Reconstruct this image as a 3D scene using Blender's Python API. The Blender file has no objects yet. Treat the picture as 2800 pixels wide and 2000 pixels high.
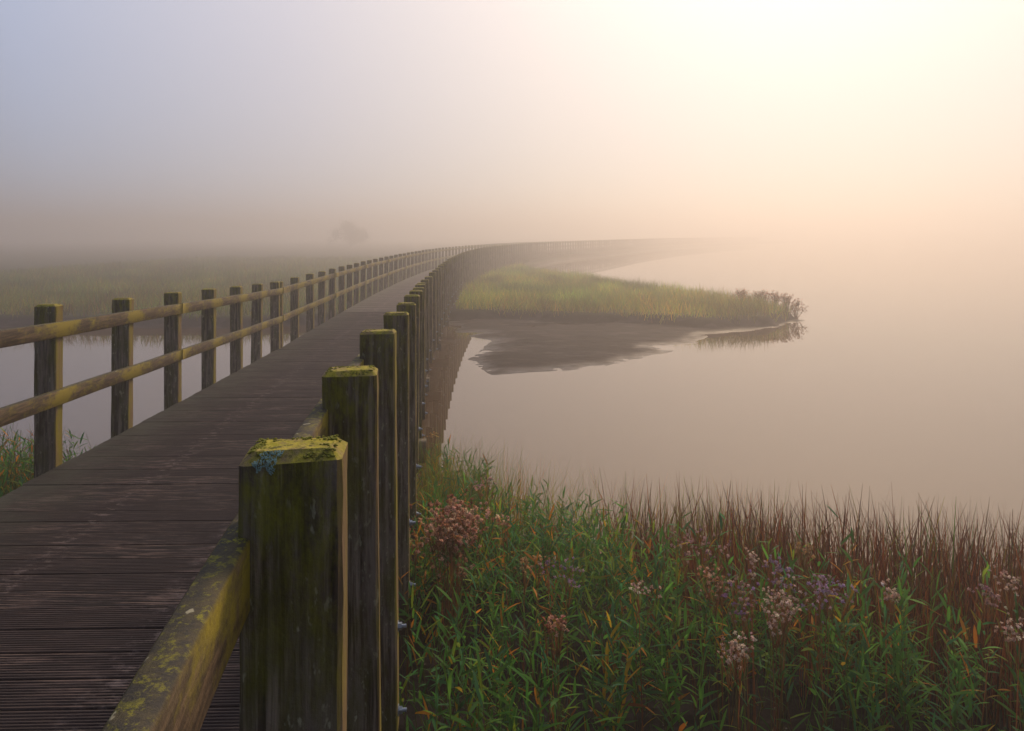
import bpy, bmesh, math, random
import numpy as np
from mathutils import Vector, Matrix

sc = bpy.context.scene
C = sc.collection
rng = np.random.default_rng(7)
random.seed(7)
PI = math.pi

# ------------------------------------------------------------------ camera, world, sun, exposure
CAMZ = 2.9
cam_d = bpy.data.cameras.new('camera'); cam = bpy.data.objects.new('camera', cam_d); C.objects.link(cam)
cam.location = (0, 0, CAMZ); cam.rotation_euler = (PI / 2, 0, 0)
cam_d.lens = 24; cam_d.sensor_width = 36; cam_d.shift_y = -290 / 2274
cam_d.clip_start = 0.05; cam_d.clip_end = 2000
sc.camera = cam
SUN_EL, SUN_AZ = math.radians(33), math.radians(24)      # azimuth to the right of straight ahead
w = bpy.data.worlds.new('World'); sc.world = w; w.use_nodes = True
nt = w.node_tree; nt.nodes.clear()
sky = nt.nodes.new('ShaderNodeTexSky'); sky.sky_type = 'NISHITA'; sky.sun_disc = False
sky.sun_elevation = SUN_EL; sky.sun_rotation = SUN_AZ; sky.dust_density = 1.0; sky.air_density = 1.0; sky.ozone_density = 2.5
bg = nt.nodes.new('ShaderNodeBackground'); bg.inputs['Strength'].default_value = 0.015
nt.links.new(sky.outputs[0], bg.inputs[0])
# the bright mist layer above: cool away from the sun, peach towards it, white round it
MIST_AZ = math.radians(34)
def wn(typ, op=None, **kw):
    n = nt.nodes.new(typ)
    if op: n.operation = op
    for k, v in kw.items(): n.inputs[int(k[1:])].default_value = v
    return n
wtc = nt.nodes.new('ShaderNodeTexCoord')
wnrm = wn('ShaderNodeVectorMath', 'NORMALIZE'); nt.links.new(wtc.outputs['Generated'], wnrm.inputs[0])
wsep = nt.nodes.new('ShaderNodeSeparateXYZ'); nt.links.new(wnrm.outputs[0], wsep.inputs[0])
wd = wn('ShaderNodeVectorMath', 'DOT_PRODUCT', i1=(math.sin(MIST_AZ) * .97, math.cos(MIST_AZ) * .97, .24)); nt.links.new(wnrm.outputs[0], wd.inputs[0])
wr = nt.nodes.new('ShaderNodeValToRGB'); wm = wn('ShaderNodeMapRange', None, i1=-1.0, i2=1.0); nt.links.new(wm.outputs[0], wr.inputs[0]); nt.links.new(wd.outputs['Value'], wm.inputs[0])
cr = wr.color_ramp; cr.elements[0].position = 0; cr.elements[0].color = (.05, .06, .09, 1); cr.elements[1].position = 1; cr.elements[1].color = (.87, .73, .60, 1)
for p_, c_ in ((.5, (.12, .14, .22)), (.69, (.43, .47, .61)), (.82, (.62, .58, .62)), (.93, (.82, .70, .61))):
    e_ = cr.elements.new(p_); e_.color = (*c_, 1)
wel = wn('ShaderNodeMapRange', None, i1=0.0, i2=.36, i3=.80, i4=1.15); nt.links.new(wsep.outputs[2], wel.inputs[0])
ws = wn('ShaderNodeVectorMath', 'SCALE'); nt.links.new(wr.outputs[0], ws.inputs[0]); nt.links.new(wel.outputs[0], ws.inputs['Scale'])
wg = wn('ShaderNodeVectorMath', 'DOT_PRODUCT', i1=(math.sin(SUN_AZ) * math.cos(SUN_EL), math.cos(SUN_AZ) * math.cos(SUN_EL), math.sin(SUN_EL))); nt.links.new(wnrm.outputs[0], wg.inputs[0])
wg1 = wn('ShaderNodeMath', 'MAXIMUM', i1=0.0); nt.links.new(wg.outputs['Value'], wg1.inputs[0])
wg2 = wn('ShaderNodeMath', 'POWER', i1=9.0); nt.links.new(wg1.outputs[0], wg2.inputs[0])
wgs = wn('ShaderNodeVectorMath', 'SCALE', i0=(.14, .17, .22)); nt.links.new(wg2.outputs[0], wgs.inputs['Scale'])
wad = wn('ShaderNodeVectorMath', 'ADD'); nt.links.new(ws.outputs[0], wad.inputs[0]); nt.links.new(wgs.outputs[0], wad.inputs[1])
bg2 = nt.nodes.new('ShaderNodeBackground'); bg2.inputs['Strength'].default_value = 1.0; nt.links.new(wad.outputs[0], bg2.inputs[0])
wsh = nt.nodes.new('ShaderNodeAddShader'); wo = nt.nodes.new('ShaderNodeOutputWorld')
nt.links.new(bg.outputs[0], wsh.inputs[0]); nt.links.new(bg2.outputs[0], wsh.inputs[1]); nt.links.new(wsh.outputs[0], wo.inputs[0])
sd = bpy.data.lights.new('sun', 'SUN'); sun = bpy.data.objects.new('sun', sd); C.objects.link(sun)
sd.energy = 2.8; sd.angle = math.radians(11); sd.color = (1.0, 0.74, 0.50)
sdir = Vector((math.sin(SUN_AZ) * math.cos(SUN_EL), math.cos(SUN_AZ) * math.cos(SUN_EL), math.sin(SUN_EL)))
sun.rotation_euler = sdir.to_track_quat('Z', 'Y').to_euler()
sc.view_settings.view_transform = 'Standard'; sc.view_settings.look = 'None'
sc.view_settings.exposure = -0.08; sc.view_settings.gamma = 1
sc.render.engine = 'CYCLES'
sc.cycles.volume_bounces = 2
sc.cycles.max_bounces = 8; sc.cycles.transmission_bounces = 3; sc.cycles.diffuse_bounces = 3; sc.cycles.glossy_bounces = 3
sc.cycles.transparent_max_bounces = 6
sc.cycles.use_denoising = True
sc.cycles.caustics_reflective = False; sc.cycles.caustics_refractive = False

# ------------------------------------------------------------------ helpers
F = 1516.0; CX = 1137.0; HY = 522.0                       # the photograph's focal length in its 2274 px view
def at_z(x, y, z):                                        # measured point of the photo on the level z
    Y = (CAMZ - z) * F / (y - HY)
    return ((x - CX) / F * Y, Y)
def crop4(x, y, z=0.0):
    return at_z((x / 1.9774 + 1150) / 1.2313, (y / 1.9774 + 600) / 1.2313, z)

def tag(o, label=None, cat=None, group=None, kind=None):
    if label: o['label'] = label
    if cat: o['category'] = cat
    if group: o['group'] = group
    if kind: o['kind'] = kind
    return o

def np_mesh(name, V, Q, mat=None, col=None, attrs=None, smooth=False):
    me = bpy.data.meshes.new(name)
    V = np.asarray(V, np.float32); Q = np.asarray(Q, np.int32)
    n = Q.shape[1]
    me.vertices.add(len(V)); me.vertices.foreach_set('co', V.ravel())
    me.loops.add(Q.size); me.loops.foreach_set('vertex_index', Q.ravel())
    me.polygons.add(len(Q)); me.polygons.foreach_set('loop_start', np.arange(0, Q.size, n, dtype=np.int32))
    if smooth: me.polygons.foreach_set('use_smooth', np.ones(len(Q), bool))
    if col is not None:
        a = me.color_attributes.new('Col', 'FLOAT_COLOR', 'POINT')
        c = np.ones((len(V), 4), np.float32); c[:, :3] = col; a.data.foreach_set('color', c.ravel())
    for k, v in (attrs or {}).items():
        a = me.attributes.new(k, 'FLOAT', 'POINT'); a.data.foreach_set('value', np.asarray(v, np.float32))
    me.update(calc_edges=True)
    if mat: me.materials.append(mat)
    return me

def link(name, me, parent=None, L=None):
    o = bpy.data.objects.new(name, me); C.objects.link(o)
    if parent is not None:
        o.parent = parent
        o.matrix_parent_inverse = Matrix.Translation(-Vector(parent.location))
    return o

def empty(name, loc):
    o = bpy.data.objects.new(name, None); C.objects.link(o); o.location = loc; o.empty_display_size = 0.2
    return o

def hashn(ix, iy, seed):
    h = (ix.astype(np.int64) * 374761393 + iy.astype(np.int64) * 668265263 + seed * 1442695041) & 0xffffffff
    h = ((h ^ (h >> 13)) * 1274126177) & 0xffffffff
    return ((h ^ (h >> 16)) & 0xffff) / 65535.0
def vnoise(x, y, seed=0):
    ix = np.floor(x); iy = np.floor(y); fx = x - ix; fy = y - iy
    fx = fx * fx * (3 - 2 * fx); fy = fy * fy * (3 - 2 * fy)
    a = hashn(ix, iy, seed); b = hashn(ix + 1, iy, seed); c = hashn(ix, iy + 1, seed); d = hashn(ix + 1, iy + 1, seed)
    return (a + (b - a) * fx) * (1 - fy) + (c + (d - c) * fx) * fy
def fbm(x, y, seed=0, o=4):
    s = 0; a = 1; t = 0
    for k in range(o):
        s = s + a * (vnoise(x * 2 ** k, y * 2 ** k, seed + k) - .5); t += a; a *= .5
    return s / t * 2
def sstep(x, a, b):
    t = np.clip((x - a) / (b - a), 0, 1); return t * t * (3 - 2 * t)
def sdist(px, py, poly):                                   # signed distance, positive inside
    P = np.asarray(poly, float); px = np.asarray(px, float); py = np.asarray(py, float)
    d = np.full(px.shape, 1e9); ins = np.zeros(px.shape, bool)
    for i in range(len(P)):
        ax, ay = P[i]; bx, by = P[(i + 1) % len(P)]
        ex, ey = bx - ax, by - ay
        t = np.clip(((px - ax) * ex + (py - ay) * ey) / (ex * ex + ey * ey + 1e-12), 0, 1)
        d = np.minimum(d, (px - ax - t * ex) ** 2 + (py - ay - t * ey) ** 2)
        c = (ay > py) != (by > py)
        with np.errstate(divide='ignore', invalid='ignore'):
            xx = ax + (py - ay) * ex / (ey if ey != 0 else 1e-12)
        ins ^= c & (px < xx)
    return np.where(ins, 1, -1) * np.sqrt(d)

# ------------------------------------------------------------------ materials
def new_mat(name):
    m = bpy.data.materials.new(name); m.use_nodes = True
    t = m.node_tree; b = t.nodes['Principled BSDF']
    return m, t, b
def nd(t, typ, **kw):
    n = t.nodes.new(typ)
    for k, v in kw.items():
        if k.startswith('i_'):
            n.inputs[int(k[2:])].default_value = v
        else: setattr(n, k, v)
    return n
def ramp(t, src, stops):
    r = nd(t, 'ShaderNodeValToRGB')
    cr = r.color_ramp
    while len(cr.elements) > 1: cr.elements.remove(cr.elements[-1])
    for i, (p, c) in enumerate(stops):
        e = cr.elements[0] if i == 0 else cr.elements.new(p)
        e.position = p
        e.color = (c, c, c, 1) if isinstance(c, (int, float)) else (*c, 1)
    t.links.new(src, r.inputs[0]); return r.outputs[0]
def noise(t, vec, scale, detail=4, rough=.6, dist=0.0):
    n = nd(t, 'ShaderNodeTexNoise'); n.inputs['Scale'].default_value = scale
    n.inputs['Detail'].default_value = detail; n.inputs['Roughness'].default_value = rough
    n.inputs['Distortion'].default_value = dist
    t.links.new(vec, n.inputs['Vector']); return n.outputs[0]
def mapping(t, src, scale, add=None):
    m = nd(t, 'ShaderNodeMapping'); m.inputs['Scale'].default_value = scale
    t.links.new(src, m.inputs['Vector'])
    if add is not None: t.links.new(add, m.inputs['Location'])
    return m.outputs[0]
def mix(t, f, a, b):
    m = nd(t, 'ShaderNodeMix', data_type='RGBA')
    for sock, v in ((m.inputs[0], f), (m.inputs[6], a), (m.inputs[7], b)):
        if isinstance(v, (int, float)): sock.default_value = v
        elif isinstance(v, tuple): sock.default_value = (*v, 1)
        else: t.links.new(v, sock)
    return m.outputs[2]
def mth(t, op, a, b=None, clamp=False):
    m = nd(t, 'ShaderNodeMath', operation=op); m.use_clamp = clamp
    for i, v in enumerate((a, b)):
        if v is None: continue
        if isinstance(v, (int, float)): m.inputs[i].default_value = v
        else: t.links.new(v, m.inputs[i])
    return m.outputs[0]
def bump(t, b, h, strength, dist):
    n = nd(t, 'ShaderNodeBump'); n.inputs['Strength'].default_value = strength; n.inputs['Distance'].default_value = dist
    t.links.new(h, n.inputs['Height']); t.links.new(n.outputs[0], b.inputs['Normal'])

def mat_post():
    m, t, b = new_mat('mossy_post_wood')
    tc = nd(t, 'ShaderNodeTexCoord'); oi = nd(t, 'ShaderNodeObjectInfo')
    off = mth(t, 'MULTIPLY', oi.outputs['Random'], 37.0)
    comb = nd(t, 'ShaderNodeCombineXYZ')
    for i in range(3): t.links.new(off, comb.inputs[i])
    add = nd(t, 'ShaderNodeVectorMath', operation='ADD')
    t.links.new(tc.outputs['Object'], add.inputs[0]); t.links.new(comb.outputs[0], add.inputs[1])
    P = add.outputs[0]
    grain = noise(t, mapping(t, P, (60, 60, 3.0)), 1.0, 6, .65, .3)
    blot = noise(t, mapping(t, P, (14, 14, 4)), 1.0, 5, .7)
    fine = noise(t, P, 90, 4, .7)
    algae = noise(t, mapping(t, P, (10, 10, 3)), 1.3, 5, .65)
    wood = ramp(t, grain, [(.34, (.018, .014, .010)), (.48, (.095, .075, .052)), (.62, (.30, .25, .19))])
    wood = mix(t, ramp(t, blot, [(.46, 0.0), (.62, .85)]), wood, (.20, .170, .135))
    wood = mix(t, ramp(t, algae, [(.44, 0.0), (.64, .7)]), wood, (.085, .090, .008))
    # pale crusty spots
    lich = mth(t, 'MULTIPLY', ramp(t, noise(t, mapping(t, P, (60, 60, 24)), 1.0, 3, .6), [(.60, 0.0), (.66, 1.0)]),
               ramp(t, blot, [(.42, 0.0), (.55, .8)]))
    wood = mix(t, lich, wood, (.36, .36, .24))
    sx = nd(t, 'ShaderNodeSeparateXYZ'); t.links.new(tc.outputs['Object'], sx.inputs[0])
    geo = nd(t, 'ShaderNodeNewGeometry'); sn = nd(t, 'ShaderNodeSeparateXYZ'); t.links.new(geo.outputs['Normal'], sn.inputs[0])
    # moss on top and running down from it
    topm = nd(t, 'ShaderNodeMapRange'); topm.inputs[1].default_value = -.42; topm.inputs[2].default_value = .02
    t.links.new(sx.outputs[2], topm.inputs[0])
    run = mth(t, 'MULTIPLY', topm.outputs[0], ramp(t, noise(t, mapping(t, P, (34, 34, 12)), 1.0, 5, .75), [(.42, 0.0), (.62, 1.0)]))
    wood = mix(t, mth(t, 'MULTIPLY', run, .75), wood, (.24, .24, .012))
    up = nd(t, 'ShaderNodeMapRange'); up.inputs[1].default_value = .3; up.inputs[2].default_value = .8
    t.links.new(sn.outputs[2], up.inputs[0])
    mossc = mix(t, ramp(t, fine, [(.4, 0.0), (.6, 1.0)]), (.26, .25, .012), (.42, .36, .05))
    mossc = mix(t, ramp(t, noise(t, P, 24, 5, .7), [(.44, 0.0), (.60, .9)]), mossc, (.25, .18, .10))
    mossc = mix(t, ramp(t, noise(t, P, 55, 5, .7), [(.54, 0.0), (.62, .9)]), mossc, (.06, .065, .012))
    wood = mix(t, up.outputs[0], wood, mossc)
    side = nd(t, 'ShaderNodeMapRange'); side.inputs[1].default_value = .45; side.inputs[2].default_value = .9  # sun-facing side tinted yellower: algae, plus warm sunlight put into the colour
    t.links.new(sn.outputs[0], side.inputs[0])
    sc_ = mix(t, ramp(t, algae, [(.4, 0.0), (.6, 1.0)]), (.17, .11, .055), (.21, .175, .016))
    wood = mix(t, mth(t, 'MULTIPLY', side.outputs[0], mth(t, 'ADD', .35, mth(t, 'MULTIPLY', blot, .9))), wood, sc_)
    t.links.new(wood, b.inputs['Base Color'])
    b.inputs['Roughness'].default_value = .85; b.inputs['Specular IOR Level'].default_value = .15
    h = mth(t, 'ADD', mth(t, 'MULTIPLY', grain, .8), mth(t, 'MULTIPLY', fine, .5))
    bump(t, b, h, .9, .004)
    return m

def mat_rail():
    m, t, b = new_mat('mossy_rail_wood')
    tc = nd(t, 'ShaderNodeTexCoord'); P = tc.outputs['Object']
    at = nd(t, 'ShaderNodeAttribute', attribute_name='along'); am = nd(t, 'ShaderNodeAttribute', attribute_name='moss')
    sp = nd(t, 'ShaderNodeSeparateXYZ'); t.links.new(P, sp.inputs[0])
    cv = nd(t, 'ShaderNodeCombineXYZ'); t.links.new(at.outputs['Fac'], cv.inputs[0]); t.links.new(sp.outputs[0], cv.inputs[1]); t.links.new(sp.outputs[2], cv.inputs[2])
    grain = noise(t, mapping(t, cv.outputs[0], (3.0, 50, 70)), 1.0, 6, .65, .4)
    blot = noise(t, mapping(t, cv.outputs[0], (6, 14, 14)), 1.0, 5, .7)
    fine = noise(t, P, 110, 4, .7)
    cl = noise(t, P, 26, 6, .75)
    wood = ramp(t, grain, [(.30, (.022, .015, .009)), (.5, (.07, .046, .026)), (.70, (.18, .12, .065))])
    wood = mix(t, ramp(t, blot, [(.45, 0.0), (.62, .6)]), wood, (.07, .062, .030))
    mm = mth(t, 'ADD', mth(t, 'MULTIPLY', am.outputs['Fac'], .17), mth(t, 'ADD', mth(t, 'MULTIPLY', blot, .6), mth(t, 'MULTIPLY', cl, .4)))
    wood = mix(t, ramp(t, mm, [(.50, 0.0), (.64, .9)]), wood, (.22, .175, .010))
    geo = nd(t, 'ShaderNodeNewGeometry'); sn = nd(t, 'ShaderNodeSeparateXYZ'); t.links.new(geo.outputs['Normal'], sn.inputs[0])
    up = nd(t, 'ShaderNodeMapRange'); up.inputs[1].default_value = .35; up.inputs[2].default_value = .8
    t.links.new(sn.outputs[2], up.inputs[0])
    topc = mix(t, ramp(t, cl, [(.42, 0.0), (.58, 1.0)]), (.035, .032, .026), (.075, .062, .030))
    topc = mix(t, mth(t, 'MULTIPLY', ramp(t, noise(t, P, 60, 5, .8), [(.52, 0.0), (.60, 1.0)]), ramp(t, mm, [(.46, .1), (.68, 1.0)])), topc, (.26, .25, .012))
    topc = mix(t, ramp(t, noise(t, P, 38, 2, .5), [(.70, 0.0), (.72, .8)]), topc, (.40, .38, .26))
    wood = mix(t, up.outputs[0], wood, topc)
    t.links.new(wood, b.inputs['Base Color'])
    b.inputs['Roughness'].default_value = .8; b.inputs['Specular IOR Level'].default_value = .3
    bump(t, b, mth(t, 'ADD', mth(t, 'MULTIPLY', grain, .6), mth(t, 'MULTIPLY', fine, .7)), .8, .003)
    return m

def mat_deck():
    m, t, b = new_mat('wet_grooved_deck_wood')
    tc = nd(t, 'ShaderNodeTexCoord'); P = tc.outputs['Object']
    ab = nd(t, 'ShaderNodeAttribute', attribute_name='board'); ax = nd(t, 'ShaderNodeAttribute', attribute_name='across')
    cv = nd(t, 'ShaderNodeCombineXYZ'); t.links.new(ab.outputs['Fac'], cv.inputs[2]); 
    sp = nd(t, 'ShaderNodeSeparateXYZ'); t.links.new(P, sp.inputs[0])
    t.links.new(sp.outputs[0], cv.inputs[0]); t.links.new(sp.outputs[1], cv.inputs[1])
    V = cv.outputs[0]
    streak = noise(t, mapping(t, V, (4, 60, 13)), 1.0, 6, .7, .2)
    patch = noise(t, mapping(t, V, (2.2, 2.2, 1.2)), 1.0, 5, .65)
    bt = noise(t, mapping(t, V, (.7, .0, 31.7)), 1.0, 2, .5)
    c = ramp(t, streak, [(.36, (.006, .004, .003)), (.5, (.040, .024, .018)), (.62, (.20, .135, .105))])
    c = mix(t, ramp(t, bt, [(.42, 0.0), (.55, .75)]), c, (.026, .013, .010))
    c = mix(t, ramp(t, patch, [(.45, 0.0), (.65, .6)]), c, (.034, .024, .024))
    # grey green algae towards both edges
    edge = ramp(t, ax.outputs['Fac'], [(0, 1.0), (.16, .35), (.3, 0.0), (.85, 0.0), (1, .5)])
    c = mix(t, mth(t, 'MULTIPLY', edge, ramp(t, noise(t, P, 5, 5, .7), [(.35, .3), (.65, 1.0)])), c, (.10, .10, .065))
    # two worn lines of pale scuffs, fastening rows
    s1 = ramp(t, ax.outputs['Fac'], [(.28, 0.0), (.33, 1.0), (.38, 0.0), (.62, 0.0), (.67, 1.0), (.72, 0.0)])
    sc2 = mth(t, 'MULTIPLY', s1, ramp(t, noise(t, mapping(t, V, (11, 24, 3)), 1.0, 5, .7), [(.52, 0.0), (.66, .9)]))
    c = mix(t, mth(t, 'MULTIPLY', sc2, .8), c, (.30, .23, .20))
    t.links.new(c, b.inputs['Base Color'])
    r = ramp(t, patch, [(.3, .6), (.7, .85)]); t.links.new(r, b.inputs['Roughness'])
    b.inputs['Specular IOR Level'].default_value = .35
    bump(t, b, mth(t, 'ADD', streak, mth(t, 'MULTIPLY', noise(t, P, 160, 3, .7), .5)), .6, .003)
    return m

def mat_dark_wood():
    m, t, b = new_mat('dark_structural_wood')
    tc = nd(t, 'ShaderNodeTexCoord'); P = tc.outputs['Object']
    g = noise(t, mapping(t, P, (8, 8, 20)), 1.0, 5, .7)
    c = ramp(t, g, [(.3, (.025, .020, .014)), (.7, (.09, .075, .05))])
    c = mix(t, ramp(t, noise(t, P, 3, 5, .7), [(.5, 0.0), (.65, .6)]), c, (.08, .085, .015))
    t.links.new(c, b.inputs['Base Color']); b.inputs['Roughness'].default_value = .85
    bump(t, b, g, .6, .004); return m

def mat_ground():
    m, t, b = new_mat('mud_and_marsh_soil')
    tc = nd(t, 'ShaderNodeTexCoord'); P = tc.outputs['Object']
    sp = nd(t, 'ShaderNodeSeparateXYZ'); t.links.new(P, sp.inputs[0])
    n1 = noise(t, P, 2.2, 8, .65); n2 = noise(t, P, 40, 6, .7)
    mud = ramp(t, n2, [(.35, (.014, .011, .011)), (.65, (.036, .028, .027))])
    mud = mix(t, ramp(t, n1, [(.4, 0.0), (.65, .6)]), mud, (.045, .036, .033))
    mud = mix(t, mth(t, 'MULTIPLY', ramp(t, noise(t, mapping(t, P, (.55, 1.7, 1)), 1.0, 5, .65, .6), [(.52, 0.0), (.60, 1.0)]), .3), mud, (.15, .125, .115))
    mud = mix(t, ramp(t, noise(t, P, 24, 2, .5), [(.73, 0.0), (.745, 1.0)]), mud, (.22, .19, .16))
    green = ramp(t, n2, [(.3, (.030, .035, .012)), (.7, (.07, .075, .028))])
    hi = nd(t, 'ShaderNodeMapRange'); hi.inputs[1].default_value = .22; hi.inputs[2].default_value = .30
    t.links.new(sp.outputs[2], hi.inputs[0])
    far = nd(t, 'ShaderNodeMapRange'); far.inputs[1].default_value = 15; far.inputs[2].default_value = 20
    t.links.new(sp.outputs[1], far.inputs[0])
    c = mix(t, mth(t, 'MULTIPLY', hi.outputs[0], far.outputs[0]), mud, green)
    t.links.new(c, b.inputs['Base Color'])
    wet = nd(t, 'ShaderNodeMapRange'); wet.inputs[1].default_value = .0; wet.inputs[2].default_value = .04
    wet.inputs[3].default_value = .3; wet.inputs[4].default_value = .8
    t.links.new(mth(t, 'ADD', sp.outputs[2], mth(t, 'MULTIPLY', mth(t, 'SUBTRACT', n1, .5), .05)), wet.inputs[0])
    t.links.new(wet.outputs[0], b.inputs['Roughness']); wsp = nd(t, 'ShaderNodeMapRange'); wsp.inputs[1].default_value = .3; wsp.inputs[2].default_value = .6; wsp.inputs[3].default_value = .08; wsp.inputs[4].default_value = .04; t.links.new(wet.outputs[0], wsp.inputs[0]); t.links.new(wsp.outputs[0], b.inputs['Specular IOR Level'])
    bump(t, b, mth(t, 'ADD', n2, n1), .5, .012); return m

def mat_water():
    m, t, b = new_mat('still_murky_water')
    tc = nd(t, 'ShaderNodeTexCoord'); P = tc.outputs['Object']
    b.inputs['Base Color'].default_value = (.075, .042, .018, 1)
    b.inputs['Specular Tint'].default_value = (1.0, .82, .60, 1); b.inputs['Roughness'].default_value = .015; b.inputs['IOR'].default_value = 1.95
    bump(t, b, noise(t, P, .9, 3, .5), .015, .05)
    return m

def mat_leaf(name, rough=.6, trans=.5):
    m, t, b = new_mat(name)
    a = nd(t, 'ShaderNodeAttribute', attribute_name='Col')
    t.links.new(a.outputs['Color'], b.inputs['Base Color'])
    b.inputs['Roughness'].default_value = rough; b.inputs['Specular IOR Level'].default_value = .12
    tr = nd(t, 'ShaderNodeBsdfTranslucent'); t.links.new(a.outputs['Color'], tr.inputs['Color'])
    mx = nd(t, 'ShaderNodeMixShader'); mx.inputs[0].default_value = trans
    out = [n for n in t.nodes if n.type == 'OUTPUT_MATERIAL'][0]
    t.links.new(b.outputs[0], mx.inputs[1]); t.links.new(tr.outputs[0], mx.inputs[2]); t.links.new(mx.outputs[0], out.inputs[0])
    return m
def mat_simple(name, col, rough=.6, metal=0.0):
    m, t, b = new_mat(name)
    tc = nd(t, 'ShaderNodeTexCoord')
    n = noise(t, tc.outputs['Object'], 70, 4, .7)
    d = tuple(c * .6 for c in col)
    t.links.new(mix(t, n, d, tuple(min(1, c * 1.3) for c in col)), b.inputs['Base Color'])
    b.inputs['Roughness'].default_value = rough; b.inputs['Metallic'].default_value = metal
    bump(t, b, n, .5, .002)
    return m

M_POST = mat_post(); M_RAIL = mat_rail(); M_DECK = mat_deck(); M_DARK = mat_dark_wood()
M_GROUND = mat_ground(); M_WATER = mat_water(); M_LEAF = mat_leaf('reed_and_grass_leaf')
M_BOLT = mat_simple('galvanised_bolt', (.30, .36, .44), .35, .7)
M_LICH = mat_simple('blue_green_lichen', (.24, .38, .34), .9)

# ------------------------------------------------------------------ bridge centre lines
near = [(-.155, -.3), (-.20, .0), (-.288, .5), (-.362, .90), (-.477, 1.72), (-.585, 2.62), (-.701, 3.72), (-.812, 4.8), (-.933, 5.9),
        (-1.05, 6.98), (-1.17, 8.05), (-1.303, 9.2), (-1.433, 10.3), (-1.512, 11.3), (-1.567, 12.2), (-1.624, 13.3),
        (-1.68, 14.4), (-1.742, 15.5)]
farp = [(-1.845, 17.6), (-2.02, 22.2), (-2.12, 30.3), (-1.77, 39.9), (-.25, 52), (4.07, 73), (13.2, 96.6), (24, 126), (42, 166), (66, 210), (95, 250)]
def catmull(P, n=24):
    P = [np.array(p, float) for p in P]; out = []
    for i in range(1, len(P) - 2):
        a, b_, c, d = P[i - 1:i + 3]
        # centripetal form keeps uneven spacing smooth
        t0 = 0; t1 = t0 + np.linalg.norm(b_ - a) ** .5; t2 = t1 + np.linalg.norm(c - b_) ** .5; t3 = t2 + np.linalg.norm(d - c) ** .5
        for t in np.linspace(t1, t2, n, endpoint=False):
            A1 = (t1 - t) / (t1 - t0) * a + (t - t0) / (t1 - t0) * b_
            A2 = (t2 - t) / (t2 - t1) * b_ + (t - t1) / (t2 - t1) * c
            A3 = (t3 - t) / (t3 - t2) * c + (t - t2) / (t3 - t2) * d
            B1 = (t2 - t) / (t2 - t0) * A1 + (t - t0) / (t2 - t0) * A2
            B2 = (t3 - t) / (t3 - t1) * A2 + (t - t1) / (t3 - t1) * A3
            out.append((t2 - t) / (t2 - t1) * B1 + (t - t1) / (t2 - t1) * B2)
    return np.array(out)
E = catmull([(-.05, -1.0)] + near + farp + [(130, 290)])
E = np.vstack([[(-.10, -.75)], E])
seg = np.linalg.norm(np.diff(E, axis=0), axis=1); S = np.concatenate([[0], np.cumsum(seg)])
su = np.arange(0, S[-1], .25)
Eu = np.stack([np.interp(su, S, E[:, 0]), np.interp(su, S, E[:, 1])], 1)
T = np.gradient(Eu, axis=0); T /= np.linalg.norm(T, axis=1)[:, None]
hd = np.unwrap(np.arctan2(T[:, 0], T[:, 1]))               # heading, from straight ahead towards the right
hd = np.convolve(np.pad(hd, 4, 'edge'), np.ones(9) / 9, 'valid')
WID = 2.18
def R(s):
    x = np.interp(s, su, Eu[:, 0]); y = np.interp(s, su, Eu[:, 1]); h = np.interp(s, su, hd)
    return float(x), float(y), float(h)
def off(s, d):                                              # d > 0 to the right of the right deck edge
    x, y, h = R(s); return x + math.cos(h) * d, y - math.sin(h) * d, h
def s_at_Y(Y): return float(np.interp(Y, Eu[:220, 1], su[:220]))
def deck_z(y):
    t = 1.313 + .0443 * min(y, 10.8); return CAMZ - t
PH = 1.05; PW = .134; PD = .09; PL = 1.56

bridge = empty('footbridge', (-1.9, 1.0, 0))
tag(bridge, 'long weathered timber footbridge with mossy post railings curving away into the fog', 'footbridge')

# deck: one board after another, the near ones with real grooves
V = []; Q = []; brd = []; acr = []
pitch = .150; nb = int((S[-1] - 12) / pitch)
for k in range(nb):
    s = .05 + k * pitch
    x0, y0, h = R(s)
    if math.hypot(x0, y0) > 250: break
    ang = h * (.2 if h < 0 else 1.0)
    gro = 9 if y0 < 16 else 0
    z = deck_z(y0) + rng.normal(0, .0013)
    tilt = rng.normal(0, .0012); ww = pitch - .010
    # profile along the board's width
    prof = [(-ww / 2, -.035), (-ww / 2, -.003), (-ww / 2 + .003, 0)]
    if gro:
        gp = (ww - .012) / gro
        for g in range(gro):
            a = -ww / 2 + .006 + g * gp
            prof += [(a + .0015, 0), (a + .0035, -.0065), (a + gp * .50, -.0065), (a + gp * .50 + .002, 0), (a + gp - .001, 0)]
    prof += [(ww / 2 - .003, 0), (ww / 2, -.003), (ww / 2, -.035)]
    ca, sa = math.cos(ang), math.sin(ang)
    # board direction (ca,-sa), travel direction (sa,ca); ends on both deck edges
    Ls = WID / max(.5, math.cos(h - ang))
    e1, e2 = rng.normal(0, .003, 2)
    nseg = 1
    base = len(V)
    for (px, side) in ((-Ls - e1, 0), (0 + e2, 1)):
        for (py, pz) in prof:
            # slide ends along the edge heading
            sh = py * math.tan(h - ang)
            V.append((x0 + ca * (px + sh) + sa * py, y0 - sa * (px + sh) + ca * py, z + pz + tilt * (1 if side else -1) + (deck_z(y0 + py) - deck_z(y0))))
            brd.append(k); acr.append(side)
    n = len(prof)
    for i in range(n - 1): Q.append((base + i, base + n + i, base + n + i + 1, base + i + 1))
    Q.append((base + n - 1, base + 2 * n - 1, base + n, base))
    del n
me = np_mesh('deck', V, np.array(Q)[:, ::-1], M_DECK, attrs={'board': brd, 'across': acr})
link('deck', me, bridge)

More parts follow.
